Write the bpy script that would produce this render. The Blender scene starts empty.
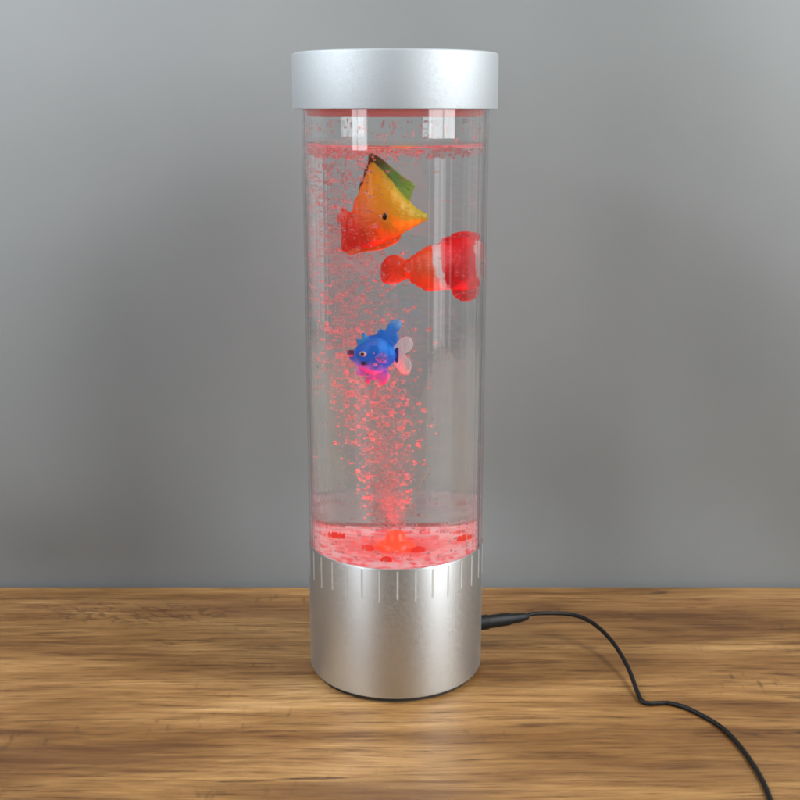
import bpy, bmesh, math, random
from mathutils import Vector, Matrix, noise
random.seed(11)
sc = bpy.context.scene
C = sc.collection
PI = math.pi
MM = 0.001

# ------------------------------------------------------------------ helpers
def link(o, parent=None):
    C.objects.link(o)
    if parent: o.parent = parent
    return o

def obj(name, bm, mat, parent=None, smooth=True, sharp=35):
    me = bpy.data.meshes.new(name)
    bmesh.ops.recalc_face_normals(bm, faces=bm.faces[:])
    bm.to_mesh(me); bm.free()
    if smooth:
        for p in me.polygons: p.use_smooth = True
        try: me.set_sharp_from_angle(angle=math.radians(sharp))
        except Exception: pass
    o = bpy.data.objects.new(name, me)
    if mat: me.materials.append(mat)
    return link(o, parent)

def thing(name, label, cat, loc=(0, 0, 0), group=None):
    o = bpy.data.objects.new(name, None)
    o.empty_display_size = 0.01
    o.location = loc
    o['label'] = label; o['category'] = cat
    if group: o['group'] = group
    return link(o)

def lathe(profile, seg=128, closed=False):
    """profile: list of (r, z). revolve round Z."""
    bm = bmesh.new()
    rings = []
    for r, z in profile:
        if r < 1e-7:
            rings.append([bm.verts.new((0, 0, z))])
        else:
            rings.append([bm.verts.new((r*math.cos(2*PI*i/seg), r*math.sin(2*PI*i/seg), z)) for i in range(seg)])
    pairs = list(zip(rings[:-1], rings[1:]))
    if closed: pairs.append((rings[-1], rings[0]))
    for a, b in pairs:
        for i in range(seg):
            j = (i+1) % seg
            if len(a) == 1 and len(b) == 1: continue
            if len(a) == 1: bm.faces.new((a[0], b[i], b[j]))
            elif len(b) == 1: bm.faces.new((a[i], b[0], a[j]))
            else: bm.faces.new((a[i], b[i], b[j], a[j]))
    return bm

def tube_path(pts, rad, seg=12, bm=None, caps=True):
    """swept tube through Vector points; rad a number or list."""
    bm = bm or bmesh.new()
    n = len(pts)
    R = rad if isinstance(rad, (list, tuple)) else [rad]*n
    up = Vector((0, 0, 1)); prev = None; rings = []
    for i in range(n):
        t = (pts[min(i+1, n-1)] - pts[max(i-1, 0)]).normalized()
        if prev is None:
            u = t.cross(up)
            if u.length < 1e-4: u = t.cross(Vector((0, 1, 0)))
        else:
            u = prev - t*prev.dot(t)
        u.normalize(); v = t.cross(u); prev = u
        rings.append([bm.verts.new(pts[i] + (u*math.cos(2*PI*k/seg) + v*math.sin(2*PI*k/seg))*R[i]) for k in range(seg)])
    for a, b in zip(rings[:-1], rings[1:]):
        for k in range(seg):
            bm.faces.new((a[k], a[(k+1) % seg], b[(k+1) % seg], b[k]))
    if caps:
        bm.faces.new(rings[0][::-1]); bm.faces.new(rings[-1])
    return bm

def catmull(P, n=10):
    out = []
    Q = [P[0]*2-P[1]] + P + [P[-1]*2-P[-2]]
    for i in range(1, len(Q)-2):
        p0, p1, p2, p3 = Q[i-1:i+3]
        for k in range(n):
            t = k/n
            out.append(0.5*((2*p1)+(p2-p0)*t+(2*p0-5*p1+4*p2-p3)*t*t+(3*p1-p0-3*p2+p3)*t**3))
    out.append(P[-1].copy())
    return out

# ------------------------------------------------------------------ node material helpers
def newmat(name):
    m = bpy.data.materials.new(name); m.use_nodes = True
    nt = m.node_tree
    for n in list(nt.nodes): nt.nodes.remove(n)
    out = nt.nodes.new('ShaderNodeOutputMaterial')
    return m, nt, out

class NT:
    def __init__(s, nt): s.nt = nt
    def n(s, t, **kw):
        x = s.nt.nodes.new(t)
        for k, v in kw.items():
            if k.startswith('i_'): x.inputs[k[2:].replace('_', ' ')].default_value = v
            else: setattr(x, k, v)
        return x
    def l(s, a, b): s.nt.links.new(a, b)
    def ramp(s, fac, stops, interp='LINEAR'):
        r = s.n('ShaderNodeValToRGB'); cr = r.color_ramp; cr.interpolation = interp
        while len(cr.elements) < len(stops): cr.elements.new(0.5)
        for e, (p, c) in zip(cr.elements, stops):
            e.position = p; e.color = (*c, 1) if len(c) == 3 else c
        s.l(fac, r.inputs[0]); return r.outputs[0]
    def mix(s, fac, a, b, mode='MIX'):
        m = s.n('ShaderNodeMix', data_type='RGBA', blend_type=mode)
        for i, v in ((0, fac), (6, a), (7, b)):
            if hasattr(v, 'is_linked') or hasattr(v, 'links'): s.l(v, m.inputs[i])
            elif i == 0: m.inputs[0].default_value = v
            else: m.inputs[i].default_value = (*v, 1)
        return m.outputs[2]
    def noise(s, vec, scale, detail=3, rough=.5, dist=0):
        n = s.n('ShaderNodeTexNoise'); s.l(vec, n.inputs['Vector'])
        n.inputs['Scale'].default_value = scale; n.inputs['Detail'].default_value = detail
        n.inputs['Roughness'].default_value = rough; n.inputs['Distortion'].default_value = dist
        return n.outputs['Fac']
    def mapping(s, vec, loc=(0, 0, 0), rot=(0, 0, 0), scale=(1, 1, 1)):
        m = s.n('ShaderNodeMapping'); s.l(vec, m.inputs[0])
        m.inputs[1].default_value = loc; m.inputs[2].default_value = rot; m.inputs[3].default_value = scale
        return m.outputs[0]
    def math(s, op, a, b=None, clamp=False):
        m = s.n('ShaderNodeMath', operation=op, use_clamp=clamp)
        for i, v in ((0, a), (1, b)):
            if v is None: continue
            if hasattr(v, 'links'): s.l(v, m.inputs[i])
            else: m.inputs[i].default_value = v
        return m.outputs[0]

def principled(name, color, rough=.5, metal=0, **kw):
    m, nt, out = newmat(name); T = NT(nt)
    b = T.n('ShaderNodeBsdfPrincipled')
    b.inputs['Base Color'].default_value = (*color, 1)
    b.inputs['Roughness'].default_value = rough; b.inputs['Metallic'].default_value = metal
    for k, v in kw.items(): b.inputs[k.replace('_', ' ')].default_value = v
    T.l(b.outputs[0], out.inputs[0])
    return m, T, b

# ---- wall paint
wall_mat, T, b = principled('grey_wall_paint', (.33, .335, .335), .75)
tc = T.n('ShaderNodeTexCoord').outputs['Object']
mott = T.noise(tc, 5, 5, .5)
c = T.ramp(mott, [(.3, (.180, .185, .183)), (.7, (.207, .211, .208))])
T.l(c, b.inputs['Base Color'])
bump = T.n('ShaderNodeBump'); bump.inputs['Strength'].default_value = .12; bump.inputs['Distance'].default_value = .0005
T.l(T.noise(tc, 260, 4, .6), bump.inputs['Height']); T.l(bump.outputs[0], b.inputs['Normal'])

# ---- wood
wood_mat, T, b = principled('oak_laminate', (.3, .18, .07), .38, 0, Specular_IOR_Level=.5)
tc = T.n('ShaderNodeTexCoord').outputs['Object']
warp = T.n('ShaderNodeVectorMath', operation='ADD')
wn = T.n('ShaderNodeTexNoise'); T.l(T.mapping(tc, scale=(3, 9, 1)), wn.inputs['Vector']); wn.inputs['Scale'].default_value = 1.6; wn.inputs['Detail'].default_value = 2
wv = T.n('ShaderNodeVectorMath', operation='MULTIPLY'); T.l(wn.outputs['Color'], wv.inputs[0]); wv.inputs[1].default_value = (0, .018, 0)
T.l(tc, warp.inputs[0]); T.l(wv.outputs[0], warp.inputs[1]); w = warp.outputs[0]
broad = T.noise(T.mapping(w, (.37, .1, 0), scale=(3.6, 21, 1)), 1.0, 5, .6, .5)
mid = T.noise(T.mapping(w, (1.7, 2.2, 0), scale=(10, 170, 1)), 1.0, 6, .75, .2)
fine = T.noise(T.mapping(w, (5.1, .3, 0), scale=(22, 520, 1)), 1.0, 5, .75)
c = T.ramp(broad, [(.30, (.110, .042, .011)), (.42, (.190, .089, .025)), (.52, (.280, .146, .048)), (.60, (.355, .197, .073)), (.72, (.44, .270, .117))])
m1 = T.ramp(mid, [(.33, (.40, .30, .23)), (.42, (.72, .66, .60)), (.47, (.96, .94, .91)), (.58, (1.08, 1.07, 1.06)), (.68, (1.45, 1.5, 1.6))])
c = T.mix(.9, c, m1, 'MULTIPLY')
f1 = T.ramp(fine, [(.34, (.26, .19, .14)), (.43, (.80, .75, .70)), (.50, (1.0, .99, .98)), (.60, (1.10, 1.10, 1.10)), (.68, (1.35, 1.38, 1.42))])
c = T.mix(.85, c, f1, 'MULTIPLY')
def spotmask(cx, cy_, sx, sy, edge=.35):
    ln = T.n('ShaderNodeVectorMath', operation='LENGTH'); T.l(T.mapping(w, (-cx/sx, -cy_/sy, 0), scale=(1/sx, 1/sy, 0)), ln.inputs[0])
    v = T.math('ADD', ln.outputs['Value'], T.math('MULTIPLY', T.math('SUBTRACT', mid, .5), 1.8))
    return T.ramp(v, [(edge, (1, 1, 1)), (1, (0, 0, 0))])
for (cx, cy_, sx, sy, k, col) in ((-.16, -.094, .13, .016, .62, (.11, .042, .012)), (-.10, .085, .22, .020, .45, (.15, .055, .018)), (-.02, -.125, .12, .014, .5, (.13, .055, .018)),
                             (.23, .095, .15, .012, .35, (.20, .07, .02)), (-.108, -.142, .006, .008, .85, (.03, .012, .004)), (.045, -.143, .02, .0022, .8, (.05, .02, .007)), (.145, -.11, .16, .012, .35, (.14, .06, .02))):
    c = T.mix(T.math('MULTIPLY', spotmask(cx, cy_, sx, sy), k), c, col)
# scalloped figure across the grain at the back left
rip = T.n('ShaderNodeTexWave', wave_type='BANDS', bands_direction='DIAGONAL'); T.l(T.mapping(w, scale=(1, 1.6, 1)), rip.inputs['Vector'])
rip.inputs['Scale'].default_value = 26; rip.inputs['Distortion'].default_value = 9; rip.inputs['Detail'].default_value = 3; rip.inputs['Detail Scale'].default_value = 3
rp = T.ramp(rip.outputs['Fac'], [(.12, (1, 1, 1)), (.4, (0, 0, 0))])
c = T.mix(T.math('MULTIPLY', T.math('MULTIPLY', spotmask(-.165, .078, .085, .020, .6), rp), .5), c, (.07, .028, .009))
# dark streaks / cracks along the grain
st = T.noise(T.mapping(w, (9.3, 4.4, 0), scale=(6, 60, 1)), 1.0, 6, .7, .6)
stf = T.ramp(st, [(.31, (1, 1, 1)), (.38, (0, 0, 0))])
c = T.mix(stf, c, (.045, .018, .006))
# cross flecks (saw marks / medullary rays)
fl = T.noise(T.mapping(w, (2, 8, 0), rot=(0, 0, .12), scale=(170, 60, 1)), 1.0, 2, .5)
area = T.noise(T.mapping(w, (4, 1, 0), scale=(6, 22, 1)), 1.0, 2, .5)
ff = T.math('MULTIPLY', T.ramp(fl, [(.3, (1, 1, 1)), (.42, (0, 0, 0))]), T.ramp(area, [(.55, (0, 0, 0)), (.68, (.8, .8, .8))]))
c = T.mix(ff, c, (.075, .034, .012))
T.l(c, b.inputs['Base Color'])
T.l(T.ramp(mid, [(.3, (.5, .5, .5)), (.7, (.34, .34, .34))]), b.inputs['Roughness'])
bump = T.n('ShaderNodeBump'); bump.inputs['Strength'].default_value = .35; bump.inputs['Distance'].default_value = .0005
T.l(T.math('ADD', fine, mid), bump.inputs['Height']); T.l(bump.outputs[0], b.inputs['Normal'])

# ---- satin silver
def silver(name, col, rough, aniso=0):
    m, T, b = principled(name, col, rough, 1.0)
    if aniso:                                   # turned metal: fine rings round the axis smear highlights upright
        tg = T.n('ShaderNodeTangent', direction_type='RADIAL', axis='Z')
        T.l(tg.outputs[0], b.inputs['Tangent'])
        b.inputs['Anisotropic'].default_value = aniso; b.inputs['Anisotropic Rotation'].default_value = .25
    tc = T.n('ShaderNodeTexCoord').outputs['Object']
    g = T.noise(tc, 900, 3, .7)
    T.l(T.ramp(g, [(.3, (rough-.05,)*3), (.7, (rough+.07,)*3)]), b.inputs['Roughness'])
    big = T.noise(T.mapping(tc, scale=(60, 60, 8)), 1, 3, .5)
    
    bp = T.n('ShaderNodeBump'); bp.inputs['Strength'].default_value = .02; bp.inputs['Distance'].default_value = .0002
    T.l(g, bp.inputs['Height']); T.l(bp.outputs[0], b.inputs['Normal'])
    return m
silver_mat = silver('satin_silver', (.60, .62, .625), .46, .6)
mark_mat = principled('pale_silver_marks', (.66, .66, .65), .5, .5)[0]
black_foot = principled('dark_rubber', (.03, .028, .027), .7)[0]
white_plastic = principled('milky_plastic', (.80, .74, .73), .35)[0]
lining_mat, nt, out = newmat('cap_lining'); T = NT(nt)
d = T.n('ShaderNodeBsdfDiffuse'); d.inputs[0].default_value = (.8, .76, .75, 1)
tr = T.n('ShaderNodeBsdfTranslucent'); tr.inputs[0].default_value = (.9, .85, .85, 1)
mx = T.n('ShaderNodeMixShader'); mx.inputs[0].default_value = .6
T.l(d.outputs[0], mx.inputs[1]); T.l(tr.outputs[0], mx.inputs[2]); T.l(mx.outputs[0], out.inputs[0])
cord_mat = principled('black_cable', (.006, .005, .005), .5, 0, Specular_IOR_Level=.3)[0]

def glass(name, ior, col=(1, 1, 1), rough=0.0):
    m, nt, out = newmat(name); T = NT(nt)
    g = T.n('ShaderNodeBsdfGlass'); g.inputs['IOR'].default_value = ior; g.inputs['Roughness'].default_value = rough
    g.inputs['Color'].default_value = (*col, 1)
    T.l(g.outputs[0], out.inputs[0]); return m
acrylic = glass('clear_acrylic', 1.49, (.985, .99, .99))
water_mat = glass('water', 1.33, (.985, .985, .985))

# bubble: air in water (rim shines by reflection), with a pale skin that catches the lamp
bub_mat, nt, out = newmat('air_bubble'); T = NT(nt)
g = T.n('ShaderNodeBsdfGlass'); g.inputs['IOR'].default_value = .76; g.inputs['Roughness'].default_value = .05
d = T.n('ShaderNodeBsdfDiffuse'); d.inputs['Color'].default_value = (.42, .40, .40, 1)
tr = T.n('ShaderNodeBsdfTranslucent'); tr.inputs['Color'].default_value = (.42, .40, .40, 1)
a = T.n('ShaderNodeAddShader'); T.l(d.outputs[0], a.inputs[0]); T.l(tr.outputs[0], a.inputs[1])
mx = T.n('ShaderNodeMixShader'); mx.inputs[0].default_value = .5
tp = T.n('ShaderNodeBsdfTransparent'); m2 = T.n('ShaderNodeMixShader'); m2.inputs[0].default_value = .38
T.l(g.outputs[0], mx.inputs[1]); T.l(a.outputs[0], mx.inputs[2])
T.l(mx.outputs[0], m2.inputs[1]); T.l(tp.outputs[0], m2.inputs[2]); T.l(m2.outputs[0], out.inputs[0])

def emit(name, col, s):
    m, nt, out = newmat(name); T = NT(nt)
    e = T.n('ShaderNodeEmission'); e.inputs[0].default_value = (*col, 1); e.inputs[1].default_value = s
    T.l(e.outputs[0], out.inputs[0]); return m
led_mat = emit('red_led', (1, .03, .03), 1.0)

# ------------------------------------------------------------------ setting
WALL_Y = .1195
bm = bmesh.new()                              # wall panel with real thickness, waves added to shade it in soft patches
nx, nz = 80, 60
W0, W1, H0, H1 = -1.6, 1.6, -.75, 1.7
nx, nz = 160, 120
fr = []
for k in range(nz+1):
    row = []
    for i in range(nx+1):
        x = W0+(W1-W0)*i/nx; z = H0+(H1-H0)*k/nz
        dy = .018*noise.noise(Vector((x*6.5+z*1.5, z*3.4, 4.7)))
        if z < .06: dy *= max(0, z/.06)
        row.append(bm.verts.new((x, WALL_Y+dy, z)))
    fr.append(row)
for k in range(nz):
    for i in range(nx):
        bm.faces.new((fr[k][i], fr[k][i+1], fr[k+1][i+1], fr[k+1][i]))
back = [bm.verts.new((x, WALL_Y+.12, z)) for x, z in ((W0, H0), (W1, H0), (W1, H1), (W0, H1))]
bm.faces.new(back)
bm.faces.new([fr[0][i] for i in range(nx+1)] + [back[1], back[0]])
bm.faces.new([fr[nz][i] for i in range(nx, -1, -1)] + [back[3], back[2]])
bm.faces.new([fr[k][0] for k in range(nz, -1, -1)] + [back[0], back[3]])
bm.faces.new([fr[k][nx] for k in range(nz+1)] + [back[2], back[1]])
wall = obj('wall', bm, wall_mat); wall['kind'] = 'structure'

bm = bmesh.new()
bmesh.ops.create_cube(bm, size=1)
for v in bm.verts: v.co = Vector((v.co.x*1.9, v.co.y*.78 + (WALL_Y-.004-.39), v.co.z*.03-.015))
bmesh.ops.bevel(bm, geom=bm.edges[:], offset=.0018, segments=3, affect='EDGES')
table = obj('tabletop', bm, wood_mat); table['kind'] = 'structure'

# ------------------------------------------------------------------ the bubble lamp
ZB, ZC, ZT, ZW = .0800, .3214, .3499, .3022
RB, RC, RO, RI = .0506, .0544, .0501, .0482
lamp = thing('bubble_lamp', 'tall clear water-filled bubble tube lamp with silver base and cap, glowing red inside', 'lamp')

# base shell with open top recess
base = obj('base', lathe([(0, .0025), (RB-.0015, .0025), (RB-.0005, .0030), (RB, .0042), (RB, ZB-.0008), (RB-.0002, ZB-.0002), (RB-.0007, ZB),
                          (RO+.0001, ZB), (RO+.0001, ZB-.006), (0, ZB-.006)], 192), silver_mat, lamp)
# short upright pale marks that hang round the rim
bm = bmesh.new()
N = 32
for i in range(N):
    a = -PI/2 + 2*PI*(i+.12)/N
    ln = [.0165, .0180, .0170, .0185][i % 4]
    w = .00052
    ca, sa = math.cos(a), math.sin(a)
    rad = Vector((ca, sa, 0)); tan = Vector((-sa, ca, 0))
    vs = []
    for r in (RB-.0006, RB+.00010):
        for (s, z) in ((-w, ZB-.0012-ln), (w, ZB-.0012-ln), (w, ZB-.0012), (-w, ZB-.0012)):
            vs.append(bm.verts.new(rad*r + tan*s + Vector((0, 0, z))))
    for f in ((0, 1, 2, 3), (4, 5, 6, 7), (0, 1, 5, 4), (1, 2, 6, 5), (2, 3, 7, 6), (3, 0, 4, 7)):
        bm.faces.new([vs[k] for k in f])
obj('rim_marks', bm, mark_mat, base, smooth=False)
obj('foot_ring', lathe([(.044, 0.0001), (.0478, 0.0001), (.0478, .0026), (.044, .0026)], 96, closed=True), black_foot, base)

# floor plate, embossed
prof = [(0, ZB-.0055), (.0478, ZB-.0055), (.0479, ZB-.0016), (.045, ZB-.0012), (.040, ZB-.0014), (.0385, ZB-.0004), (.035, ZB-.0002), (.0335, ZB-.0016),
        (.024, ZB-.0018), (.0225, ZB-.0006), (.0190, ZB-.0004), (.0175, ZB-.0018), (.009, ZB-.0018), (0, ZB-.0018)]
pm, T, b = principled('lit_milky_plastic', (.46, .24, .25), .35)  # red LED light put into a pink base colour and glow
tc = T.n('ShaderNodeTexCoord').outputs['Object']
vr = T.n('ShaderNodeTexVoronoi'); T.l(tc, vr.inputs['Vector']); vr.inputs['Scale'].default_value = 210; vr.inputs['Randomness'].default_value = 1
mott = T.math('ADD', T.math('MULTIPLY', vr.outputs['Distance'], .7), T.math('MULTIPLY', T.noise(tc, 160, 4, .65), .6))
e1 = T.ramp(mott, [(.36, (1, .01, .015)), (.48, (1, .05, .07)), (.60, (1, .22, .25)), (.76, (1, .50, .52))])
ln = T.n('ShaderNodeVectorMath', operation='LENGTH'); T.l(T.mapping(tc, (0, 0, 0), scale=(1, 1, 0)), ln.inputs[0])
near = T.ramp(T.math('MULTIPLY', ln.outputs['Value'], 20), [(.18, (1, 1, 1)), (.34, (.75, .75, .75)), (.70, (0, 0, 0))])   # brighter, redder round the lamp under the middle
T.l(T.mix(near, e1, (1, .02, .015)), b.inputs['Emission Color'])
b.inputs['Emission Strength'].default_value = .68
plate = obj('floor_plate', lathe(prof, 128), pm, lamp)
nozzle = obj('air_nozzle', lathe([(0, ZB-.0017), (.0085, ZB-.0017), (.0082, ZB+.0005), (.0070, ZB+.0020), (.0048, ZB+.0032), (.0042, ZB+.0070), (.0032, ZB+.0082), (.0012, ZB+.0084), (.0010, ZB+.0060), (0, ZB+.0060)], 48),
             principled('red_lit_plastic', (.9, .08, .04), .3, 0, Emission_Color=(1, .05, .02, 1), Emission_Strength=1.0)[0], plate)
for i in range(6):
    a = 2*PI*(i+.35)/6
    bm = lathe([(0, .0001), (.0029, .0001), (.0029, .0012), (.0022, .0023), (.0010, .0029), (0, .0030)], 20)
    r = .0130 if i % 2 else .0290
    bmesh.ops.translate(bm, verts=bm.verts[:], vec=(r*math.cos(a), r*math.sin(a), ZB-.0018))
    obj('led', bm, led_mat, plate)

# clear tube (closed shell)
bm = lathe([(RI, ZB-.0052), (RI, ZC-.0002), (RO, ZC-.0002), (RO, ZB-.0052)], 512, closed=True)
for v in bm.verts:                         # faint lengthwise die lines of extruded acrylic
    r = math.hypot(v.co.x, v.co.y); ux, uy = v.co.x/r, v.co.y/r
    n1 = noise.noise(Vector((ux*9, uy*9, 3))); n2 = noise.noise(Vector((ux*24, uy*24, 8)))
    r += (.00018*(n1+.5)+.00008*(n2+.5) + .00008) if r < (RI+RO)/2 else (.00012*n1 + .00005*n2)
    v.co.x, v.co.y = ux*r, uy*r
obj('tube', bm, acrylic, lamp, sharp=20)
# water column with a meniscus
WR = RI-.0001
obj('water', lathe([(0, ZB-.0040), (WR, ZB-.0040), (WR, ZW+.0018), (WR-.0004, ZW+.0011), (WR-.0012, ZW+.0004), (WR-.003, ZW), (0, ZW)], 192),
    water_mat, lamp, sharp=60)
# cap
cap = obj('cap', lathe([(RO+.0002, ZC+.0012), (RC-.0022, ZC+.0012), (RC-.0016, ZC), (RC-.0004, ZC), (RC, ZC+.0005), (RC, ZT-.0010), (RC-.0003, ZT-.0004),
                        (RC-.0010, ZT), (RC-.0016, ZT+.0001), (0, ZT+.0001), ], 192),
          silver('pale_silver', (.49, .515, .53), .70, .2), lamp)
obj('cap_lining', lathe([(0, ZC+.0006), (RO+.0001, ZC+.0006), (RO+.0001, ZC-.0001), (RI-.0006, ZC-.0001), (RI-.0012, ZC-.0035), (RI-.0040, ZC-.0038), (RI-.0046, ZC-.0002), (0, ZC-.0002)], 128),
    lining_mat, cap)

# power socket collar on the right side, a little to the back
AZ = math.radians(17)
sd = Vector((math.cos(AZ), math.sin(AZ), 0)); JZ = .0185
M = Matrix.Translation(sd*(RB-.0004) + Vector((0, 0, JZ))) @ sd.to_track_quat('Z', 'Y').to_matrix().to_4x4()
bm = lathe([(0, 0), (.0052, 0), (.0052, .0010), (.0046, .0016), (.0030, .0016), (.0030, .0006), (0, .0006)], 32)
bmesh.ops.transform(bm, matrix=M, verts=bm.verts[:])
obj('power_socket', bm, black_foot, base)

# bubbles
def path(z):
    P = [(ZB, -.5, 0), (.100, -2.5, 0), (.115, -4, 1), (.136, -6, 1), (.165, -10, 2), (.193, -14, 2), (.220, -19, 2), (.247, -23, 3), (.274, -26, 3), (.2985, -27, 2)]
    for (a, b) in zip(P[:-1], P[1:]):
        if z <= b[0]:
            t = (z-a[0])/(b[0]-a[0]); return (a[1]+(b[1]-a[1])*t)*MM, (a[2]+(b[2]-a[2])*t)*MM
    return P[-1][1]*MM, P[-1][2]*MM
FISH = []   # (x, y, z, radius) keep-out
bm = bmesh.new()
ico = bmesh.new(); bmesh.ops.create_icosphere(ico, subdivisions=2, radius=1)
iv = [v.co.copy() for v in ico.verts]; ifc = [[v.index for v in f.verts] for f in ico.faces]; ico.free()
keep = [(-.004, -.002, .268, .020), (.028, 0, .238, .019), (.006, 0, .237, .012), (-.008, -.014, .193, .014)]
placed = []; cells = {}
def try_bubble(x, y, z, r):
    if math.hypot(x, y) + r > WR-.0004: return
    if z-r < ZB+.0014 or z+r > ZW-.0003: return
    if math.hypot(x, y) < .010 and z-r < ZB+.0108: return
    for kx, ky, kz, kr in keep:
        if ((x-kx)**2 + (y-ky)**2*2.2 + (z-kz)**2) < (kr+r)**2: return
    key = (int(x//.004), int(y//.004), int(z//.004))
    for a in (-1, 0, 1):
        for b_ in (-1, 0, 1):
            for c_ in (-1, 0, 1):
                for q in cells.get((key[0]+a, key[1]+b_, key[2]+c_), ()):
                    if (x-q[0])**2+(y-q[1])**2+(z-q[2])**2 < (r+q[3]+.00005)**2: return
    cells.setdefault(key, []).append((x, y, z, r))
    fl = random.uniform(.78, 1)
    vs = [bm.verts.new((x+p.x*r, y+p.y*r, z+p.z*r*fl)) for p in iv]
    for f in ifc: bm.faces.new([vs[i] for i in f])
for k in range(500):     # tight plume over the nozzle
    z = ZB + .009 + .035*random.random()**1.2
    try_bubble(random.gauss(path(z)[0], .0035), random.gauss(0, .003), z, random.uniform(.0004, .0012))
for k in range(4600):
    z = ZB + .008 + (ZW-ZB-.008)*random.random()**.95
    h = (z-ZB)/(ZW-ZB)
    cx, cy = path(z)
    s = (.0032 + .0045*min(1, h*3) + .008*h*h)
    r = min(.0013, .00030 + random.expovariate(1/.00030))
    try_bubble(random.gauss(cx, s), random.gauss(cy, s*.9), z, r)
for k in range(3200):   # fine mist that follows the plume
    z = ZB + .010 + (ZW-ZB-.010)*random.random()**1.1
    h = (z-ZB)/(ZW-ZB); cx, cy = path(z); q = .0035 + .006*min(1, h*3) + .008*h*h
    try_bubble(random.gauss(cx, q), random.gauss(cy, q), z, random.uniform(.00016, .00034))
for k in range(520):    # stray fine bubbles, thicker to the left and high up
    z = ZB + .005 + (ZW-ZB-.006)*random.random()
    a = random.uniform(0, 2*PI); q = .046*math.sqrt(random.random())
    x = q*math.cos(a)
    if x > -.005 and random.random() < .85: continue
    try_bubble(x, q*math.sin(a), z, random.uniform(.00025, .0007))
for k in range(480):    # raft at the surface
    a = random.uniform(0, 2*PI); q = .046*math.sqrt(random.random())
    try_bubble(q*math.cos(a), q*math.sin(a), ZW-.0004-random.random()**2*.004-.0008, random.uniform(.0003, .0009))
for k in range(110):    # clinging to the floor plate
    a = random.uniform(0, 2*PI); q = .044*math.sqrt(random.random())
    try_bubble(q*math.cos(a), q*math.sin(a), ZB+.0016+random.random()*.002, random.uniform(.0004, .0011))
bubbles = obj('bubbles', bm, bub_mat, lamp, sharp=180)
bubbles['kind'] = 'stuff'
bm = bmesh.new()                           # drops added on the inside wall to imitate pink smears of light
for k in range(230):
    a = random.uniform(0, 2*PI); z = ZW + .0012 + (ZC-.004-ZW-.001)*random.random()
    r = random.uniform(.0002, .00085); tall = random.choice((1, 1, 1.4, 3.0))
    if z + r*tall > ZC-.0042 or z - r*tall < ZW+.002: continue
    rr = RI - .00012
    R3 = Matrix.Translation((rr*math.cos(a), rr*math.sin(a), z)) @ Matrix.Rotation(a, 4, 'Z') @ Matrix.Diagonal((r*.5, r, r*tall, 1))
    vs = [bm.verts.new(R3 @ p) for p in iv]
    for f in ifc: bm.faces.new([vs[i] for i in f])
drops = obj('added_drops', bm, bub_mat, lamp, sharp=180); drops['kind'] = 'stuff'

# ------------------------------------------------------------------ fish
def interp(st, x):
    for a, b in zip(st[:-1], st[1:]):
        if x <= b[0]:
            t = (x-a[0])/(b[0]-a[0]); t = t*t*(3-2*t)*.5 + t*.5
            return [a[i]+(b[i]-a[i])*t for i in range(1, len(a))]
    return list(st[-1][1:])
def fish_body(st, n=60, seg=32, p_top=1.0, p_bot=1.0):
    """st rows: x, z_top, z_bottom, z_centre, half_width (mm)."""
    bm = bmesh.new(); rings = []
    x0, x1 = st[0][0], st[-1][0]
    for i in range(n+1):
        t = .5-.5*math.cos(PI*i/n); x = x0+(x1-x0)*t
        zt, zb, zc, w = interp(st, x)
        ring = []
        for k in range(seg):
            a = 2*PI*k/seg; s, c = math.sin(a), math.cos(a)
            z = zc + ((zt-zc)*c if c > 0 else (zc-zb)*c)
            y = w*math.copysign(abs(s)**(p_top if c > 0 else p_bot), s)
            ring.append(bm.verts.new((x*MM, y*MM, z*MM)))
        rings.append(ring)
    for a, b in zip(rings[:-1], rings[1:]):
        for k in range(seg): bm.faces.new((a[k], a[(k+1) % seg], b[(k+1) % seg], b[k]))
    bm.faces.new(rings[0][::-1]); bm.faces.new(rings[-1])
    return bm
def fin(pts, y0=0, th=.9, curve=0, n=6, rays=0):
    """outline in (x,z) mm, smooth closed; thickness th mm; curve bends it sideways away from the first point."""
    P = [Vector((x, 0, z)) for x, z in pts]
    sm = []
    m = len(P)
    for i in range(m):
        p0, p1, p2, p3 = P[i-1], P[i], P[(i+1) % m], P[(i+2) % m]
        for k in range(n):
            t = k/n
            sm.append(0.5*((2*p1)+(p2-p0)*t+(2*p0-5*p1+4*p2-p3)*t*t+(3*p1-p0-3*p2+p3)*t**3))
    cen = sum(sm, Vector())/len(sm)
    bm = bmesh.new()
    def Y(p): return y0 + curve*((p-P[0]).length/10)**1.5
    fr_, bk_, md_ = [], [], []
    for q, p in enumerate(sm):
        pin = cen+(p-cen)*.86
        rip = .22*math.sin(q*1.9) if rays else 0
        fr_.append(bm.verts.new((pin.x*MM, (Y(pin)-th/2+rip)*MM, pin.z*MM)))
        bk_.append(bm.verts.new((pin.x*MM, (Y(pin)+th/2+rip)*MM, pin.z*MM)))
        md_.append(bm.verts.new((p.x*MM, Y(p)*MM, p.z*MM)))
    cf = bm.verts.new((cen.x*MM, (Y(cen)-th*.65)*MM, cen.z*MM)); cb = bm.verts.new((cen.x*MM, (Y(cen)+th*.65)*MM, cen.z*MM))
    L = len(sm)
    for i in range(L):
        j = (i+1) % L
        bm.faces.new((cf, fr_[i], fr_[j])); bm.faces.new((cb, bk_[j], bk_[i]))
        bm.faces.new((fr_[i], md_[i], md_[j], fr_[j])); bm.faces.new((bk_[i], bk_[j], md_[j], md_[i]))
    return bm
def ball(x, y, z, rx, ry, rz):
    bm = bmesh.new(); bmesh.ops.create_uvsphere(bm, u_segments=20, v_segments=12, radius=1)
    for v in bm.verts: v.co = Vector(((x+v.co.x*rx)*MM, (y+v.co.y*ry)*MM, (z+v.co.z*rz)*MM))
    return bm
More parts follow.
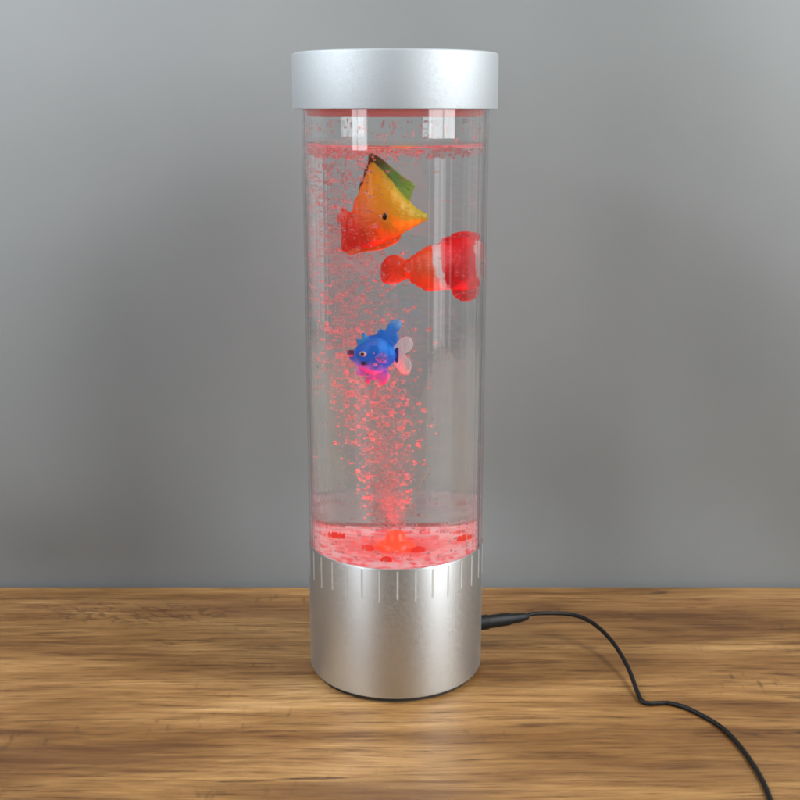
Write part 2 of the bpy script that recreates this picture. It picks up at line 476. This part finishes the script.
def fishmat(name, stops=None, col=None, axis=(1, 0), lo=-10, hi=10, rough=.42, wob=1.2):
    m, T, b = principled(name, col or (1, 1, 1), rough)
    b.inputs['Subsurface Weight'].default_value = .0
    b.inputs['Coat Weight'].default_value = .12
    tcs = T.n('ShaderNodeTexCoord').outputs['Object']
    vs_ = T.n('ShaderNodeTexVoronoi'); T.l(T.mapping(tcs, scale=(1, .4, 1.25)), vs_.inputs['Vector']); vs_.inputs['Scale'].default_value = 620
    bp = T.n('ShaderNodeBump'); bp.inputs['Strength'].default_value = .35; bp.inputs['Distance'].default_value = .0005
    T.l(vs_.outputs['Distance'], bp.inputs['Height']); T.l(bp.outputs[0], b.inputs['Normal'])
    if stops:
        tc = T.n('ShaderNodeTexCoord').outputs['Object']
        sp = T.n('ShaderNodeSeparateXYZ'); T.l(tc, sp.inputs[0])
        v = T.math('ADD', T.math('MULTIPLY', sp.outputs[0], axis[0]*1000), T.math('MULTIPLY', sp.outputs[2], axis[1]*1000))
        nz_ = T.math('MULTIPLY', T.math('SUBTRACT', T.noise(tc, 260, 3, .6), .5), wob*5)
        v = T.math('ADD', v, nz_)
        v = T.math('DIVIDE', T.math('SUBTRACT', v, lo), hi-lo, clamp=True)
        T.l(T.ramp(v, stops), b.inputs['Base Color'])
    return m, T, b
black = principled('black_paint', (.006, .006, .008), .2)[0]
white_eye = principled('white_paint', (.85, .85, .85), .25)[0]

# --- yellow-orange tall triangular fish, faces right.  local origin at its middle
fy = thing('toy_fish', 'tall triangular yellow and orange toy fish with green back fin, highest in the water', 'toy fish', (-.002, -.006, .268), 'toy fish floating in the water')
sty = [(-19, -4, -14, -9, .8), (-17.5, 0, -19, -8, 2.0), (-14, 9, -19.5, -6, 3.6), (-11.5, 18, -19, -5, 4.6), (-9, 26.5, -18.5, -4, 5.2), (-7, 27.8, -18, -4, 5.6), (-4, 24, -16.5, -3.5, 6.0), (0, 18.2, -14, -3, 6.2),
       (4, 12, -11.5, -2.5, 5.8), (7.5, 7, -9, -2.2, 4.8), (11, 2.8, -6.6, -2, 3.4), (14, .6, -4.6, -2, 2.2), (16.2, -.8, -3.2, -2, .9)]
ym, T, b = fishmat('yellow_orange_scales', [(0, (.80, .01, .008)), (.24, (.90, .035, .006)), (.46, (.95, .17, .005)), (.66, (.95, .36, .008)), (.84, (.90, .52, .015)), (1, (.40, .55, .03))], axis=(.80, .60), lo=-26, hi=13)
body = obj('body', fish_body(sty, 80, 36, 1.5, 1.0), ym, fy, sharp=80)
gm = fishmat('green_fin', [(0, (.06, .12, .02)), (.3, (.10, .42, .10)), (1, (.42, .62, .08))], axis=(.8, -.4), lo=-14, hi=8)[0]
obj('dorsal_fin', fin([(-9.5, 26), (-8.3, 31), (-4, 28.5), (1, 23.5), (6, 18.5), (10, 15.5), (9.5, 11), (7.5, 6), (4, 11), (-1, 19), (-6, 24)], 0, 1.4, rays=1), gm, fy)
rm = fishmat('red_tail', [(0, (.85, .015, .02)), (1, (.80, .10, .01))], axis=(1, .2), lo=-26, hi=-12)[0]
obj('tail_fin', fin([(-13, -4), (-17, .5), (-21.0, 2.5), (-22.4, -3), (-21.2, -10), (-21.5, -17), (-19.5, -21.5), (-15, -18), (-12, -12)], 0, 1.6, rays=1), rm, fy)
obj('anal_fin', fin([(-16, -17), (-18, -22.5), (-12, -20.8), (-4, -19.2), (3, -15), (4, -11.2), (-6, -14)], 0, 1.3, rays=1), fishmat('orange_fin', col=(.86, .12, .01))[0], fy)
obj('rear_edge', fin([(-8.4, 29.5), (-10, 25), (-11.8, 18), (-13.2, 12), (-12.6, 11), (-11, 17), (-9.3, 23), (-8, 27)], 0, 2.4), fishmat('dark_edge', col=(.16, .03, .01))[0], fy)
for s in (-1, 1):
    e = obj('eye', ball(-1.8, s*5.1, -1.6, 2.0, 1.2, 3.2), black, fy)
    obj('eye_glint', ball(-1.3, s*6.1, -.2, .2, .15, .2), white_eye, e)  # white bead standing in for a highlight on the eye
    obj('pectoral_fin', fin([(-5, -7), (-8.5, -6), (-11, -9), (-9, -12.5), (-6, -10)], s*6.0, .8, curve=s*.5, rays=1), fishmat('orange_red_fin', col=(.85, .09, .01))[0], fy)
obj('mouth', ball(15.2, 0, -2.0, 1.3, 1.4, .35), fishmat('dark_mouth', col=(.35, .10, .01))[0], fy)
fy.rotation_euler = (0, 0, math.radians(-6))

# --- orange-red fish with white bands, faces right
fc = thing('toy_fish', 'orange-red banded toy fish with white stripes, touching the right side of the tube', 'toy fish', (.0212, .000, .238), 'toy fish floating in the water')
stc = [(-17, 4.6, -5.2, 0, 1.8), (-14, 7.0, -8.0, -.5, 3.4), (-11.5, 9.5, -10, -.5, 5.0), (-8, 12.2, -12.6, -.5, 6.6), (-4.5, 12.8, -12.4, 0, 7.6), (-1, 14.6, -11.8, .5, 8.6), (3, 16.2, -12, .8, 9.2), (8, 17.0, -12.4, 1, 9.4),
       (13, 15.8, -11.6, .8, 9.0), (17, 13.0, -9.5, .5, 7.8), (20.5, 9.5, -7, .3, 6), (23.2, 5.2, -4, 0, 3.6), (24.5, 1.5, -1.5, 0, 1.2)]
cm, T, b = fishmat('clownfish_paint')
tc = T.n('ShaderNodeTexCoord').outputs['Object']
sp = T.n('ShaderNodeSeparateXYZ'); T.l(tc, sp.inputs[0])
v = T.math('ADD', T.math('MULTIPLY', sp.outputs[0], 1000), T.math('MULTIPLY', sp.outputs[2], 1000*.16))
v = T.math('ADD', v, T.math('MULTIPLY', T.math('SUBTRACT', T.noise(tc, 220, 2, .5), .5), 2.0))
v = T.math('DIVIDE', T.math('ADD', v, 20), 46, clamp=True)
OR, RD, WH = (.95, .12, .012), (.90, .012, .02), (.92, .85, .84)
q = lambda x: (x+20)/46
T.l(T.ramp(v, [(0, (.90, .06, .012)), (q(-4.4), OR), (q(-3.9), WH), (q(-.6), WH), (q(-.1), RD), (q(15.6), RD), (q(16.1), WH), (q(18.6), WH), (q(19.1), (.88, .05, .015))]), b.inputs['Base Color'])
obj('body', fish_body(stc, 90, 36), cm, fc, sharp=80)
cf = fishmat('orange_red_tail', [(0, (.80, .03, .015)), (.6, (.85, .075, .012)), (1, (.86, .10, .012))], axis=(1, 0), lo=-28, hi=-12)[0]
obj('tail_fin', fin([(-15, 0), (-17, 5), (-22, 7.5), (-26.5, 4), (-27.5, -2), (-26.5, -7.5), (-21, -8), (-17, -5.5)], 0, 2.0, rays=1), cf, fc)
rf = fishmat('red_fin', col=(.80, .015, .02))[0]
obj('dorsal_fin', fin([(-6, 10), (-4, 13.5), (1, 17.5), (6, 19.5), (13, 18.5), (17, 12), (8, 14), (0, 12)], 0, 1.6, rays=1), rf, fc)
obj('pelvic_fin', fin([(3, -10), (3.5, -15.5), (8, -18.6), (13, -17), (14.5, -11), (9, -9.5)], 0, 1.8, rays=1), rf, fc)
for s in (-1, 1):
    obj('pectoral_fin', fin([(13, 0), (8.5, 3.6), (5, 1), (4.8, -4), (8.5, -5.5), (12, -3)], s*9.6, 1.0, curve=s*.3, rays=1), fishmat('bright_red_fin', col=(.84, .02, .02))[0], fc)
    e = obj('eye', ball(20.2, s*5.7, 2.4, 1.9, 1.0, 1.9), white_eye, fc)
    obj('pupil', ball(20.5, s*6.5, 2.4, 1.1, .5, 1.1), black, e)
fc.rotation_euler = (0, 0, 0)

# --- small blue fish, faces left
fb = thing('toy_fish', 'small bright blue toy fish with pink belly and pale tail, lowest in the water', 'toy fish', (-.008, -.015, .193), 'toy fish floating in the water')
stb = [(-12.5, .5, -3, -1, .8), (-11, 2.6, -5, -1, 2.6), (-8, 5.6, -8, -.8, 4.6), (-4, 8.8, -10.5, -.5, 5.6), (0, 9.8, -11, 0, 5.8), (3.5, 8.2, -9, 0, 4.6), (6.5, 4.6, -5, 0, 2.8), (8.5, 2.4, -2.6, 0, 1.4)]
bmm, T, b = fishmat('blue_scales'); b.inputs['Specular IOR Level'].default_value = .3; b.inputs['Coat Weight'].default_value = 0
tc = T.n('ShaderNodeTexCoord').outputs['Object']
sp = T.n('ShaderNodeSeparateXYZ'); T.l(tc, sp.inputs[0])
v = T.math('ADD', T.math('MULTIPLY', sp.outputs[2], 1000), T.math('MULTIPLY', sp.outputs[0], 350))
v = T.math('ADD', v, T.math('MULTIPLY', T.math('SUBTRACT', T.noise(tc, 300, 3, .6), .5), 6))
v = T.math('DIVIDE', T.math('ADD', v, 14), 26, clamp=True)
cc = T.ramp(v, [(0, (.70, .12, .50)), (.12, (.45, .15, .70)), (.22, (.04, .22, .95)), (.4, (.006, .16, .90)), (.75, (.004, .24, .95)), (1, (.01, .34, .95))])
T.l(cc, b.inputs['Base Color'])
obj('body', fish_body(stb, 60, 32), bmm, fb, sharp=80)
blf = fishmat('blue_fin', [(0, (.005, .18, .92)), (.7, (.005, .28, .95)), (1, (.18, .60, .95))], axis=(.6, .8), lo=2, hi=22)[0]
obj('dorsal_fin', fin([(-7, 5), (-4.5, 10), (-1.5, 9.5), (1, 14), (3.4, 13.4), (6.5, 19), (10.5, 18.6), (10.2, 14), (8.8, 12.5), (9.4, 8.5), (6.5, 4), (1, 5)], 0, 1.6, rays=1), blf, fb)
obj('belly_fin', fin([(-8, -6), (-9.5, -11.5), (-6, -11.5), (-4.5, -16), (-1, -13.5), (2, -17), (5, -13.5), (5, -9), (3, -7)], 0, 1.6, rays=1), fishmat('pink_violet_fin', [(0, (.90, .12, .42)), (1, (.60, .20, .85))], axis=(0, 1), lo=-16, hi=-8)[0], fb)
tail = obj('tail_fin', fin([(6.0, 2), (8.4, 6.5), (12.4, 10), (15.6, 8.2), (15.6, 3.4), (12.2, 0.2), (15.2, -3.6), (14.8, -9), (12, -11), (8.6, -7.5), (6.0, -3)], 0, 1.7, rays=1), fishmat('pale_tail', col=(.88, .86, .90))[0], fb)
obj('tail_band', fin([(7.6, 3), (9.4, 4), (9.2, -4), (7.6, -3.2)], 0, 2.6), fishmat('dark_blue_band', col=(.01, .03, .30))[0], tail)
obj('crest_fin', fin([(-8, 3.5), (-9.5, 8.5), (-7, 8), (-6.5, 12), (-4, 9.5), (-3, 6.5)], 0, 1.5, rays=1), fishmat('light_blue_fin', col=(.05, .42, .92))[0], fb)
for s in (-1, 1):
    e = obj('eye', ball(-6.8, s*4.9, 1.0, 1.7, 1.1, 1.4), white_eye, fb)
    obj('pupil', ball(-7.2, s*5.7, .9, .9, .5, 1.0), black, e)
    obj('cheek_mark', ball(-6.6, s*5.1, -4.2, 1.1, .7, 1.2), fishmat('navy_mark', col=(.01, .012, .08))[0], fb)
    obj('pectoral_fin', fin([(-1.5, -1), (1.5, 2), (4.5, .5), (4, -3.2), (1, -3.5)], s*5.8, .8, curve=s*.4, rays=1), fishmat('violet_fin', col=(.16, .18, .80))[0], fb)
obj('snout', ball(-11.6, 0, .4, 2.2, 2.4, 2.0), fishmat('purple_snout', col=(.13, .02, .20))[0], fb)

# ------------------------------------------------------------------ power cable
cable = thing('power_cable', 'thin black power cable plugged into the silver base, curving across the wooden table', 'cable', (0, 0, 0))
J = sd*RB + Vector((0, 0, JZ))
tip = sd*.0012
dirp = Vector((.985, .17, -.02)).normalized()
pl = [J + sd*.0009, J+sd*.0075, J+sd*.0078, J+sd*.021, J+sd*.0235, J+sd*.031, J+sd*.0345]
obj('plug', tube_path(pl, [.0044, .0046, .0041, .0039, .0032, .0027, .0016], 20), principled('black_plug', (.006, .0055, .0055), .5, 0, Specular_IOR_Level=.3)[0], cable)
P = [J+sd*.031, J+sd*.040+Vector((0, 0, .0012)), Vector((.108, .0315, .0170)), Vector((.1205, .0240, .0150)), Vector((.1300, .0060, .0110)), Vector((.1350, -.0180, .0065)), Vector((.1363, -.0400, .0028)),
     Vector((.1372, -.0490, .0014)), Vector((.1400, -.0520, .00125)), Vector((.1460, -.0518, .00125)), Vector((.1525, -.0520, .00125)), Vector((.1620, -.0590, .00125)), Vector((.1735, -.0770, .00125)), Vector((.1785, -.0975, .00125)),
     Vector((.1805, -.1250, .00125)), Vector((.1788, -.150, .00125)), Vector((.172, -.20, .00125)), Vector((.165, -.28, .00125)), Vector((.18, -.38, .00125))]
obj('cord', tube_path(catmull(P, 12), .00128, 12), cord_mat, cable)

# ------------------------------------------------------------------ lamps and world
def area(name, loc, target, sx, sy, power, col):
    L = bpy.data.lights.new(name, 'AREA'); L.shape = 'RECTANGLE'; L.size = sx; L.size_y = sy; L.energy = power; L.color = col
    o = bpy.data.objects.new(name, L); o.location = loc
    o.rotation_euler = (Vector(target)-Vector(loc)).to_track_quat('-Z', 'Y').to_euler()
    C.objects.link(o); return o
cR = Vector((1.35, -.85, 0)); sR = Vector((.53, .85, 0)).normalized()
for dx in (-.26, .26):                   # right window: two bright panes
    area('window_light', cR+sR*dx+Vector((0, 0, .97)), (0, 0, .85), .40, 1.4, 16, (.94, .98, 1))
area('window_light', cR+Vector((0, 0, -.36)), (0, 0, -.2), .5, 1.2, 3.2, (.95, .98, 1))  # added dim panel, not a pane, for streaks on tube and base
cL = Vector((-1.15, -1.2, 0)); sL = Vector((.72, -.69, 0)).normalized()
for dx in (-.15, .15):                   # left window, farther round
    area('window_light', cL+sL*dx+Vector((0, 0, .85)), (0, 0, .8), .24, 1.2, 6.0, (.90, .95, 1))
area('corner_fill_light', (-.50, -.17, .74), (-.34, .12, .36), .25, .25, 6.6, (.88, .94, 1))  # two unseen panels added to brighten the upper wall corners
area('corner_fill_light', (.60, -.18, .78), (.34, .12, .34), .28, .28, 6.4, (.95, .99, 1))

def spot(name, loc, target, power, size, radius, col=(1, .015, .025), blend=.7):
    L = bpy.data.lights.new(name, 'SPOT'); L.energy = power; L.color = col; L.spot_size = math.radians(size); L.spot_blend = blend; L.shadow_soft_size = radius
    o = bpy.data.objects.new(name, L); o.location = loc
    o.rotation_euler = (Vector(target)-Vector(loc)).to_track_quat('-Z', 'Y').to_euler(); C.objects.link(o); return o
spot('led_light', (0, 0, ZB+.0092), (-.006, 0, .2), 3.2, 54, 0)
for i in range(6):                       # the LEDs of the floor plate shine up the column
    a = 2*PI*(i+.35)/6; r = .0130 if i % 2 else .0290
    spot('led_light', (r*math.cos(a), r*math.sin(a), ZB+.002), (-.026 + .3*r*math.cos(a), .3*r*math.sin(a), .29), 3.2, 24, 0)
spot('cap_glow_fill', (0, 0, ZW+.009), (0, 0, 1), 1.0, 170, 0, (1, .03, .04))  # two unseen spots added for the red glow under the cap
spot('cap_glow_fill', (0, .0, ZC-.003), (0, 0, 0), .5, 175, 0, (1, .05, .05))

w = bpy.data.worlds.new('World'); sc.world = w; w.use_nodes = True
nt = w.node_tree; T = NT(nt)
bg = nt.nodes['Background']
tc = T.n('ShaderNodeTexCoord').outputs['Generated']
sp = T.n('ShaderNodeSeparateXYZ'); T.l(tc, sp.inputs[0])
f = T.math('ADD', T.math('MULTIPLY', sp.outputs[2], .5), .5)
T.l(T.ramp(f, [(0, (.05, .04, .03)), (.44, (.10, .09, .08)), (.56, (.27, .27, .27)), (1, (.42, .43, .44))]), bg.inputs[0])
bg.inputs[1].default_value = .44

# ------------------------------------------------------------------ camera
cam = bpy.data.cameras.new('Camera'); co = bpy.data.objects.new('Camera', cam); C.objects.link(co)
cam.sensor_width = 36; cam.lens = 36*1168.45/800
cam.clip_start = .01; cam.clip_end = 50
co.location = (.0025, -.641655, .320057)
co.rotation_euler = (PI/2-.241652, 0, 0)
sc.camera = co

sc.render.engine = 'CYCLES'
cy = sc.cycles
cy.max_bounces = 24; cy.transmission_bounces = 20; cy.glossy_bounces = 12; cy.transparent_max_bounces = 16; cy.diffuse_bounces = 4
cy.caustics_reflective = True; cy.caustics_refractive = True; cy.blur_glossy = .3; cy.sample_clamp_indirect = 4
cy.use_denoising = True
cy.filter_width = 1.9
sc.view_settings.view_transform = 'Standard'; sc.view_settings.look = 'None'
sc.view_settings.exposure = -.12; sc.view_settings.gamma = 1
